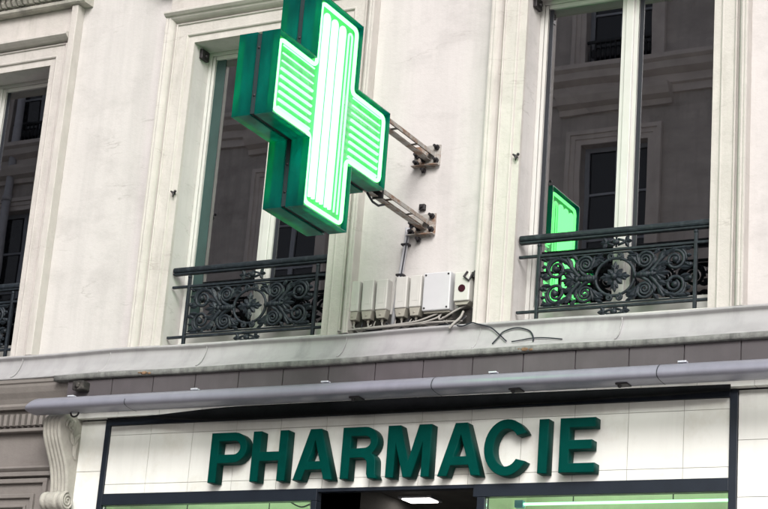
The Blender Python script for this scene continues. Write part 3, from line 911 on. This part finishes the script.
# piers left and right
tiles(MB(), -2.64, XL - 0.001, 0.13, 4.496, [], [0.6 + 0.362 * i * 1.0 for i in range(-1, 2)] + [1.5, 2.4, 3.3, 4.118], -0.055, -0.003).build('tile_pier', M['tile'], S)
tiles(MB(), XR + 0.001, 8.0, 0.13, 4.496, [2.9, 3.6, 4.4, 5.2, 6.0, 6.8], [1.5, 2.4, 3.3, 3.83, 4.182], -0.055, -0.003).build('tile_pier', M['tile'], S)
MB().box(-2.638, XL - 0.003, -0.0515, -0.002, 0.14, 4.49).box(XR + 0.003, 7.99, -0.0515, -0.002, 0.14, 4.49).build('pier_bed', M['grout'], S)
# sign frame
fr = MB()
fr.box(XL, XL + 0.043, -0.072, -0.004, 0.13, 4.497).box(XR - 0.05, XR, -0.072, -0.004, 0.13, 4.497)
fr.box(XL + 0.0432, XR - 0.0502, -0.070, -0.004, 4.451, 4.496)
fr.box(XL + 0.0432, -0.56, -0.070, -0.004, 3.866, 3.948).box(0.615, XR - 0.0502, -0.070, -0.004, 3.866, 3.948)
fr.box(-0.5598, 0.6148, -0.060, -0.004, 3.925, 3.948)
fr.box(-0.60, -0.56, -0.068, 0.0, 0.13, 3.865).box(0.645, 0.70, -0.068, 0.0, 0.13, 3.865)
fr.build('shop_frame', M['frame'], S, bevel=0.002)
for a, b in ((XL + 0.0435, -0.6005), (0.7005, XR - 0.0505)):
    MB().box(a, b, -0.04, -0.034, 0.6, 3.8655).build('shop_window', M['shopglass'], S)
    MB().box(a, b, -0.055, -0.01, 0.13, 0.599).build('stall_riser', M['frame'], S)
# the display behind the glass
dp = MB()
for a, b in ((-2.62, -0.62), (0.66, 2.62)):
    dp.box(a, b, 0.60, 0.64, 0.2, 4.3).box(a, b, 0.0, 0.599, 4.30, 4.33)
    dp.box(a, a + 0.03, 0.0, 0.599, 0.2, 4.299).box(b - 0.03, b, 0.0, 0.599, 0.2, 4.299)
dp.build('display_lining', M['shopwall'], S)
en = MB().box(-0.62, 0.66, 0.0, 3.0, 4.12, 4.15).box(-0.64, -0.62, -0.004, 3.0, 0.13, 4.119).box(0.64, 0.66, 0.66, 3.0, 0.13, 4.119).box(-0.62, 0.64, 3.0, 3.05, 0.13, 4.12)
en.build('entrance_lining', M['ceil'], S)
MB().box(-0.26, 0.05, 0.35, 0.36, 4.02, 4.11).build('sensor_cover', M['shopwall'], S)

# door zone ceiling lamp
lp = empty('ceiling_lamp', (-0.42, 1.17, 4.1195), 'lit square ceiling lamp inside the dark doorway below the letters', 'lamp')
MB().prism([(-0.56, 1.08), (-0.29, 1.08), (-0.29, 1.27), (-0.56, 1.27)], 'z', 4.106, 4.1195).build('lamp_frame', M['clip'], lp)
MB().prism([(-0.535, 1.10), (-0.315, 1.10), (-0.315, 1.25), (-0.535, 1.25)], 'z', 4.100, 4.1055).build('diffuser', M['lamp'], lp)

# neon tubes in the windows
def shop_neon(x0, x1, y, z_, label):
    o = empty('neon_tube', ((x0 + x1) / 2, y, z_), label, 'neon tube')
    MB().tube([(x0, y, z_), (x1, y, z_)], 0.009, 10).build('tube', M['neon'], o)
    for x in (x0, x1):
        MB().box(x - 0.03, x + 0.03, y - 0.022, y + 0.022, z_ - 0.025, z_ + 0.025, bev=0.005).build('tube_holder', M['bluecap'], o)
    MB().tube([(x0 + 0.05, y + 0.08, 4.24), (x1 - 0.05, y + 0.08, 4.24)], 0.013, 10).build('white_tube', M['whitetube'], o)
    for k in (0.25, 0.7):
        xx = x0 + (x1 - x0) * k
        MB().tube([(xx, y, z_ + 0.012), (xx, y, 4.30)], 0.004, 6).build('hanger', M['cableb'], o)
    MB().tube(smooth([(x1, y, z_ + 0.02), (x1 - 0.08, y, z_ + 0.09), (x1 - 0.2, y, z_ + 0.06), (x1 - 0.3, y, z_ + 0.10)]), 0.006, 6).build('lead_wire', M['cableb'], o)
shop_neon(0.78, 2.30, 0.30, 3.885, 'bright green neon tube across the top of the right shop window')
shop_neon(-2.28, -0.72, 0.34, 3.845, 'green neon tube across the top of the left shop window')

# ------------------------------------------------------------------ the sign
G = empty('shop_sign', (0, -0.05, 3.95), 'cream tiled sign panel with big dark green block letters reading PHARMACIE', 'sign')
pl = MB()
tiles(pl, XL + 0.0435, XR - 0.0505, 3.9485, 4.4505, XJ, [4.018, 4.380], -0.056, -0.01)
pl.build('tile_panel', M['tile'], G)
MB().box(XL + 0.045, XR - 0.052, -0.053, -0.009, 3.951, 4.448).build('panel_bed', M['grout'], G)

def arc(cx, cz_, rx, rz, a0, a1, n=12):
    return [(cx + rx * math.cos(R(a0 + (a1 - a0) * i / n)), cz_ + rz * math.sin(R(a0 + (a1 - a0) * i / n))) for i in range(n + 1)]
H = 0.352; s = 0.066; t = 0.060
def L_P():
    w_ = 0.300; r = 0.108; c = H - r
    return [[(0, 0), (s, 0), (s, H - 2 * r), *arc(w_ - r, c, r, r, -90, 90), (0, H)],
            [(s, H - t), *arc(w_ - r, c, r - t + 0.004, r - t, 90, -90), (s, H - 2 * r + t)]]
def L_H():
    w_ = 0.283
    return [[(0, 0), (s, 0), (s, 0.142), (w_ - s, 0.142), (w_ - s, 0), (w_, 0), (w_, H), (w_ - s, H), (w_ - s, 0.206), (s, 0.206), (s, H), (0, H)]]
def L_A():
    w_ = 0.312; a = 0.087
    m = w_ / 2
    return [[(0, 0), (0.070, 0), (0.092, 0.070), (w_ - 0.092, 0.070), (w_ - 0.070, 0), (w_, 0), (m + a / 2, H), (m - a / 2, H)],
            [(0.110, 0.128), (m, 0.275), (w_ - 0.110, 0.128)]]
def L_R():
    w_ = 0.272; r = 0.100; c = H - r
    return [[(0, 0), (s, 0), (s, 0.142), (0.135, 0.142), *arc(0.150, 0.098, 0.048, 0.044, 90, 0, 6), (0.200, 0.03), (0.212, 0), (0.283, 0),
             (0.268, 0.03), *arc(0.212, 0.110, 0.052, 0.062, 0, 65, 6), *arc(w_ - r, c, r, r, -55, 90), (0, H)],
            [(s, H - t), *arc(w_ - r, c - 0.003, r - t + 0.006, r - t, 90, -90), (s, H - 2 * r + t - 0.008)]]
def L_M():
    w_ = 0.326
    return [[(0, 0), (0.062, 0), (0.062, 0.235), (0.132, 0), (w_ - 0.132, 0), (w_ - 0.062, 0.235), (w_ - 0.062, 0), (w_, 0), (w_, H), (w_ - 0.094, H),
             (w_ / 2, 0.105), (0.094, H), (0, H)]]
def L_C():
    rx, rz = 0.158, 0.186
    o = arc(rx, H / 2, rx, rz, 30, 330, 30)
    i = arc(rx, H / 2, rx - 0.068, rz - 0.062, 322, 38, 26)
    return [o + i]
def L_I():
    return [[(0, 0), (s, 0), (s, H), (0, H)]]
def L_E():
    w_ = 0.242
    return [[(0, 0), (w_, 0), (w_, t), (s, t), (s, 0.150), (w_ - 0.022, 0.150), (w_ - 0.022, 0.209), (s, 0.209), (s, H - t), (w_ - 0.002, H - t), (w_ - 0.002, H), (0, H)]]
def letter(fn, x, z0, yb=-0.062, depth=0.088):
    cu = bpy.data.curves.new('letter', 'CURVE')
    cu.dimensions = '2D'; cu.fill_mode = 'BOTH'
    cu.extrude = depth / 2 - 0.004; cu.bevel_depth = 0.004; cu.bevel_resolution = 2
    cu.offset = -0.004
    for cont in fn():
        sp = cu.splines.new('POLY')
        sp.points.add(len(cont) - 1)
        for p, (a, b) in zip(sp.points, cont): p.co = (a, b, 0, 1)
        sp.use_cyclic_u = True
    tmp = bpy.data.objects.new('letter_curve', cu)
    COL.objects.link(tmp)
    dg = bpy.context.evaluated_depsgraph_get()
    me = bpy.data.meshes.new_from_object(tmp.evaluated_get(dg))
    bpy.data.objects.remove(tmp)
    bpy.data.curves.remove(cu)
    og = origin(G)
    for v in me.vertices:
        a, b, c = v.co
        v.co = Vector((a + x, -c + yb - depth / 2, b + z0)) - og
    me.materials.clear(); me.materials.append(M['letter'])
    me.name = 'letter'
    o = bpy.data.objects.new('letter', me)
    COL.objects.link(o); o.parent = G
    return o
for fn, x, lb in ((L_P, -1.406, 'P'), (L_H, -1.062, 'H'), (L_A, -0.716, 'first A'), (L_R, -0.347, 'R'), (L_M, -0.002, 'M'), (L_A, 0.384, 'second A'),
                  (L_C, 0.712, 'C'), (L_I, 1.094, 'I'), (L_E, 1.240, 'E')):
    letter(fn, x, 3.990)['label'] = 'dark green block letter ' + lb

# ------------------------------------------------------------------ awning
AW = empty('awning', (0.0, -0.44, 4.49), 'closed lavender grey awning cassette bar running above the letters', 'awning')
ab = MB()
yc, zc_ = -0.41, 4.543
sec = [(-0.33, 4.598), (-0.36, 4.599), (-0.39, 4.596), (-0.42, 4.588), (-0.447, 4.575), (-0.468, 4.557), (-0.480, 4.538), (-0.484, 4.522), (-0.481, 4.509), (-0.470, 4.499),
       (-0.445, 4.492), (-0.41, 4.488), (-0.37, 4.486), (-0.33, 4.486)]
NS = len(sec)
def awn_section(x, k, lean):
    return [Vector((x + lean * (z_ - zc_), yc + (y - yc) * k, zc_ + (z_ - zc_) * k + 0.010 * math.sin((x + 2.8) / 9 * math.pi) * -0.6)) for y, z_ in sec]
rows = [awn_section(-2.815, 0.86, 0.75), awn_section(-2.81, 0.96, 0.75), awn_section(-2.80, 1.0, 0.7)] + [awn_section(-2.6 + 0.5 * i, 1.0, 0.0) for i in range(22)]
V = [[ab.bm.verts.new(p) for p in r_] for r_ in rows]
for A, C in zip(V, V[1:]):
    for k in range(NS):
        f = ab.bm.faces.new((A[k], A[(k + 1) % NS], C[(k + 1) % NS], C[k])); f.smooth = True
ab.bm.faces.new(V[0]); ab.bm.faces.new(V[-1])
ab.build('cassette', M['alu'], AW)
for x in (-1.95, 0.47, 2.0):
    jb = MB()
    for (ya, za), (yb, zb) in zip(sec, sec[1:]):
        ka = 1.03
        q = [(yc + (y - yc) * ka, zc_ + (z_ - zc_) * ka) for y, z_ in ((ya, za), (yb, zb))]
        p4 = [jb.bm.verts.new((xx, y, z_ - 0.005)) for xx in (x, x + 0.006) for y, z_ in q]
        jb.bm.faces.new((p4[0], p4[1], p4[3], p4[2]))
    jb.build('joint_band', M['navy'], AW)
for x in (-2.5, -1.43, -0.38, 0.86, 2.13, 3.4):
    MB().box(x - 0.028, x + 0.028, yc + 0.012, yc + 0.05, 4.596, 4.608, bev=0.003).box(x - 0.012, x + 0.012, yc + 0.051, -0.2455, 4.601, 4.606)\
        .build('wall_clip', M['clip'], AW)
for x in (-0.13, 1.03, 1.75):
    MB().box(x - 0.04, x + 0.04, yc - 0.01, yc + 0.07, 4.472, 4.484, bev=0.004).ball((x - 0.02, yc + 0.02, 4.470), 0.014).build('arm_joint', M['bolt'], AW)
rgp = [(-2.47 + 0.035 * math.cos(R(a)), yc + 0.05, 4.485 + 0.03 * math.sin(R(a))) for a in range(150, 400, 15)]
MB().tube(rgp, 0.007, 7).build('crank_ring', M['bolt'], AW)
# black fabric flap sagging in front of the sign's head
fb = MB()
n = 60
up, lo = [], []
for i in range(n + 1):
    x = -2.33 + (XR + 2.30) * i / n
    k = min(1.0, (x + 2.33) / 1.15)
    k = k * k * (3 - 2 * k)
    zu = 4.489 + 0.047 * k - 0.018 * max(0, (x - 0.2) / 2.2)
    zl = 4.486 - 0.048 * k + 0.036 * max(0, (x - 0.4) / 2.0) + 0.002 * math.sin(x * 9)
    up.append((x, zu)); lo.append((x, zl))
for y in (-0.128,):
    rowsf = []
    for (a, b), (c, d) in zip(up, lo):
        rowsf.append([fb.bm.verts.new(p) for p in ((a, -0.1215, b), (a, -0.150, b - 0.01), (c, -0.158, (b + d) / 2), (c, -0.145, d + 0.006), (c, -0.1215, d))])
    for A, C in zip(rowsf, rowsf[1:]):
        for k in range(5):
            f = fb.bm.faces.new((A[k], A[(k + 1) % 5], C[(k + 1) % 5], C[k])); f.smooth = True
    fb.bm.faces.new(rowsf[0]); fb.bm.faces.new(rowsf[-1])
fb.build('fabric_flap', M['black'], AW)

# small box under the ledge at the awning's left end
bx = MB().box(-2.55, -2.45, -0.33, -0.2455, 4.665, 4.735, bev=0.01).ball((-2.50, -0.332, 4.70), 0.022)
solo(bx, 'outlet_box', M['grime_shade'], (-2.5, -0.29, 4.67), 'small grimy outlet box on the dark band above the left end of the awning', 'outlet box')

# ------------------------------------------------------------------ carved corbel
K = empty('corbel', (-2.70, -0.05, 3.80), 'pale carved stone scroll corbel with fluted front under the awning end', 'corbel')
def s_curve(n=26):
    out = []
    key = [(4.515, -0.235), (4.47, -0.285), (4.42, -0.300), (4.34, -0.285), (4.25, -0.235), (4.15, -0.175), (4.05, -0.140), (3.97, -0.128), (3.90, -0.13)]
    P = smooth([(0, y, z_) for z_, y in key], 4)
    return [(p.y, p.z) for p in P]
SC = s_curve()
kb = MB()
x0, x1 = -2.788, -2.628
nf = 5
cols = []
seg = 40
for i in range(seg + 1):
    u = i / seg
    x = x0 + (x1 - x0) * u
    ph = abs(math.sin(u * nf * math.pi))
    dep = 0.016 * (ph ** 0.6) if 0.0 < u < 1 else 0
    cols.append([kb.bm.verts.new((x, y - dep, z_)) for y, z_ in SC])
for A, C in zip(cols, cols[1:]):
    for k in range(len(SC) - 1):
        f = kb.bm.faces.new((A[k], A[k + 1], C[k + 1], C[k])); f.smooth = True
bk0 = [kb.bm.verts.new((x0, -0.001, z_)) for y, z_ in SC]
bk1 = [kb.bm.verts.new((x1, -0.001, z_)) for y, z_ in SC]
for k in range(len(SC) - 1):
    kb.bm.faces.new((cols[0][k], cols[0][k + 1], bk0[k + 1], bk0[k]))
    kb.bm.faces.new((cols[-1][k], bk1[k], bk1[k + 1], cols[-1][k + 1]))
kb.bm.faces.new([c[0] for c in cols] + [bk1[0], bk0[0]])
kb.bm.faces.new([c[-1] for c in cols][::-1] + [bk0[-1], bk1[-1]])
kb.build('fluted_body', M['corbel'], K)
vo = MB()
vx0, vx1 = -2.815, -2.602
vy, vz, vr = -0.155, 3.885, 0.072
prof = [(vx0, 0.052), (vx0 + 0.012, 0.066), (vx0 + 0.04, 0.070), (vx0 + 0.05, 0.062), (vx0 + 0.062, 0.068), (vx0 + 0.085, 0.072), (vx0 + 0.105, 0.062), (vx0 + 0.125, 0.071),
        (vx1 - 0.062, 0.068), (vx1 - 0.05, 0.060), (vx1 - 0.04, 0.070), (vx1 - 0.01, 0.071), (vx1, 0.064)]
rr = []
for x, r in prof:
    rr.append([vo.bm.verts.new((x, vy + r * math.cos(2 * math.pi * k / 24), vz + r * math.sin(2 * math.pi * k / 24))) for k in range(24)])
for A, C in zip(rr, rr[1:]):
    for k in range(24):
        f = vo.bm.faces.new((A[k], A[(k + 1) % 24], C[(k + 1) % 24], C[k])); f.smooth = True
vo.bm.faces.new(rr[0]); vo.bm.faces.new(rr[-1])
vo.build('volute', M['corbel'], K)
vs_ = MB()
pts = []; rad = []
for i in range(50):
    q = i / 49
    a = R(90) + q * 2.4 * 2 * math.pi
    r = 0.058 * (1 - q) + 0.008
    pts.append((vx1 + 0.003, vy + r * math.cos(a), vz + r * math.sin(a))); rad.append(0.009 - 0.003 * q)
vs_.tube(pts, rad, 7).build('volute_spiral', M['corbel'], K)
# acanthus leaf on the corbel's right side
lf = MB()
for (y, z_, a, l, w_) in ((-0.12, 4.22, 100, 0.16, 0.06), (-0.13, 4.30, 60, 0.10, 0.05), (-0.14, 4.30, 125, 0.12, 0.05), (-0.16, 4.38, 95, 0.11, 0.06), (-0.10, 4.20, 75, 0.12, 0.05), (-0.2, 4.42, 110, 0.08, 0.05)):
    m = MB(); m.leaf((0, 0), R(a), l, w_, 0, 0.014)
    for f in m.bm.faces:
        f.normal_update()
    vm = {v: lf.bm.verts.new((x1 + 0.004 - v.co.y * 0.9, y - v.co.x, z_ + v.co.z)) for v in m.bm.verts}
    for f in m.bm.faces: lf.bm.faces.new([vm[v] for v in f.verts])
    m.bm.free()
pts = []
for i in range(30):
    q = i / 29
    a = R(200) - q * 1.7 * 2 * math.pi
    r = 0.048 * (1 - q) + 0.006
    pts.append((x1 + 0.006, -0.19 + r * math.cos(a), 4.435 + r * math.sin(a)))
lf.tube(pts, 0.009, 7)
lf.build('side_leaf', M['corbel'], K)

# ------------------------------------------------------------------ neighbouring shopfront
NB = empty('neighbouring_shopfront', (-5.0, -0.05, 0.13), 'mauve panelled neighbouring shopfront with a row of dentils left of the corbel', 'shopfront')
nx1 = -2.66
c = MB()
cov = [(0.0, 4.799), (-0.222, 4.799), (-0.222, 4.775), (-0.212, 4.765), (-0.21, 4.745), (-0.195, 4.705), (-0.17, 4.665), (-0.155, 4.63), (-0.16, 4.61), (-0.15, 4.590), (0.0, 4.590)]
c.extrude_x(cov, -9.5, -2.665)
c.build('cornice', M['neigh'], NB)
d = MB()
d.box(-9.5, -2.80, -0.105, -0.002, 4.560, 4.589).box(-9.5, -2.80, -0.085, -0.002, 4.452, 4.5595).box(-9.5, -2.80, -0.12, -0.002, 4.425, 4.4515, bev=0.006)
x = -6.5
while x < -2.83:
    d.box(x, x + 0.030, -0.135, -0.0855, 4.470, 4.556)
    x += 0.056
d.build('dentil_row', M['neigh'], NB)
p = MB()
p.box(-9.5, -2.66, -0.06, -0.002, 0.13, 4.4245)
p.extrude_x([(-0.061, 4.172), (-0.095, 4.168), (-0.11, 4.150), (-0.095, 4.135), (-0.085, 4.128), (-0.105, 4.115), (-0.105, 4.092), (-0.061, 4.085)], -9.5, -2.81)
p.build('frieze', M['neigh'], NB)
for px1, z1, w_, dp_ in ((-2.865, 4.075, 0.035, 0.030), (-2.975, 3.962, 0.032, 0.024), (-3.045, 3.882, 0.022, 0.018)):
    q = MB()
    px0 = -5.2 - (px1 + 2.865)
    z0 = 2.9 + (4.075 - z1)
    q.box(px0, px1, -0.0605 - dp_, -0.0602, z1 - w_, z1, bev=0.006).box(px0, px1, -0.0605 - dp_, -0.0602, z0, z0 + w_, bev=0.006)
    q.box(px1 - w_, px1, -0.0603 - dp_, -0.0602, z0 + w_ * 0.9, z1 - w_ * 0.9, bev=0.004).box(px0, px0 + w_, -0.0603 - dp_, -0.0602, z0 + w_ * 0.9, z1 - w_ * 0.9, bev=0.004)
    q.build('panel_moulding', M['neigh'], NB)

# ------------------------------------------------------------------ the building across the street (seen in the panes)
O = empty('opposite_building', (-6, -13.4, 0.13), 'brown stone apartment building across the street, seen mirrored in the window panes', 'building')
OY = -13.0
cols_ = [-4.06 - 2.78 * i for i in range(0, 6)]
rows_ = [(3.4, 5.6), (6.55, 8.75), (9.75, 11.94), (13.19, 14.6)]
ops = []
for cx in cols_:
    for a, b in rows_:
        ops.append((cx - 0.53, cx + 0.53, a, b))
ow = MB()
frame_grid(ow, -22, -1.9, 0.13, 14.9, ops, -13.35, OY)
ow.build('wall', M['oppwall'], O)
MB().box(-22, -1.9, -14.6, -14.5, 0.13, 14.8).build('dark_room', M['room'], O)
st = MB()
for zb in (5.95, 9.2, 12.62):
    pr = [(OY, zb), (OY + 0.05, zb), (OY + 0.05, zb + 0.12), (OY + 0.10, zb + 0.14), (OY + 0.10, zb + 0.26), (OY + 0.22, zb + 0.32), (OY + 0.24, zb + 0.42), (OY + 0.30, zb + 0.46), (OY + 0.30, zb + 0.53), (OY, zb + 0.57)]
    st.extrude_x(pr, -22, -1.9)
st.build('string_course', M['oppmould'], O)
OP = [(0.0, 0.0), (0.0, 0.03), (0.08, 0.03), (0.085, 0.05), (0.15, 0.05), (0.155, 0.08), (0.22, 0.08), (0.22, 0.0)]
for cx in cols_:
    for a, b in rows_[1:]:
        x0, x1 = cx - 0.53, cx + 0.53
        su = MB()
        surround_sweep(su, x0, x1, a, b, OP, 1, OY)
        su.build('window_surround', M['oppmould'], O)
        if b < 12:
            h = MB()
            h.extrude_x([(OY, b + 0.50), (OY + 0.06, b + 0.50), (OY + 0.08, b + 0.58), (OY + 0.20, b + 0.62), (OY + 0.26, b + 0.72), (OY + 0.28, b + 0.78), (OY, b + 0.80)], x0 - 0.36, x1 + 0.36)
            h.build('hood_cornice', M['oppmould'], O)
        W = MB()
        y0, y1 = OY - 0.22, OY - 0.16
        for q in (x0, cx - 0.04, x1 - 0.07):
            W.box(q, q + (0.07 if q != cx - 0.04 else 0.08), y0, y1, a, b)
        for zz in (a, a + (b - a) * 0.33, a + (b - a) * 0.66, b - 0.07):
            W.box(x0 + 0.071, cx - 0.041, y0 + 0.005, y1 - 0.005, zz, zz + (0.07 if zz in (a, b - 0.07) else 0.035))
            W.box(cx + 0.041, x1 - 0.071, y0 + 0.005, y1 - 0.005, zz, zz + (0.07 if zz in (a, b - 0.07) else 0.035))
        w2 = W.build('window', M['oppwin'], O)
        MB().box(x0 + 0.05, x1 - 0.05, y0 + 0.025, y0 + 0.03, a + 0.05, b - 0.05).build('pane', M['oppglass'], w2)
        rl = MB()
        rl.box(x0 + 0.002, x1 - 0.002, OY - 0.08, OY - 0.04, a + 0.42, a + 0.46).box(x0 + 0.002, x1 - 0.002, OY - 0.075, OY - 0.045, a + 0.06, a + 0.08)
        k = x0 + 0.06
        while k < x1 - 0.03:
            rl.box(k - 0.008, k + 0.008, OY - 0.07, OY - 0.05, a + 0.03, a + 0.419)
            rl.ball((k + 0.04, OY - 0.06, a + 0.25), 0.035, 1, 0.3, 2.2, u=8, v=5)
            k += 0.08
        rl.build('window_railing', M['oppiron'], O)
dpn = MB().tube([(-15.45, OY + 0.12, 0.2), (-15.45, OY + 0.12, 14.8)], 0.075, 12)
for zz in (3, 6, 9.0, 12.1, 13.0, 14.5):
    dpn.tube([(-15.45, OY + 0.12, zz), (-15.45, OY + 0.12, zz + 0.1)], 0.09, 12)
    dpn.box(-15.47, -15.43, OY + 0.001, OY + 0.06, zz + 0.03, zz + 0.07)
dpn.build('downpipe', M['conduit'], O)
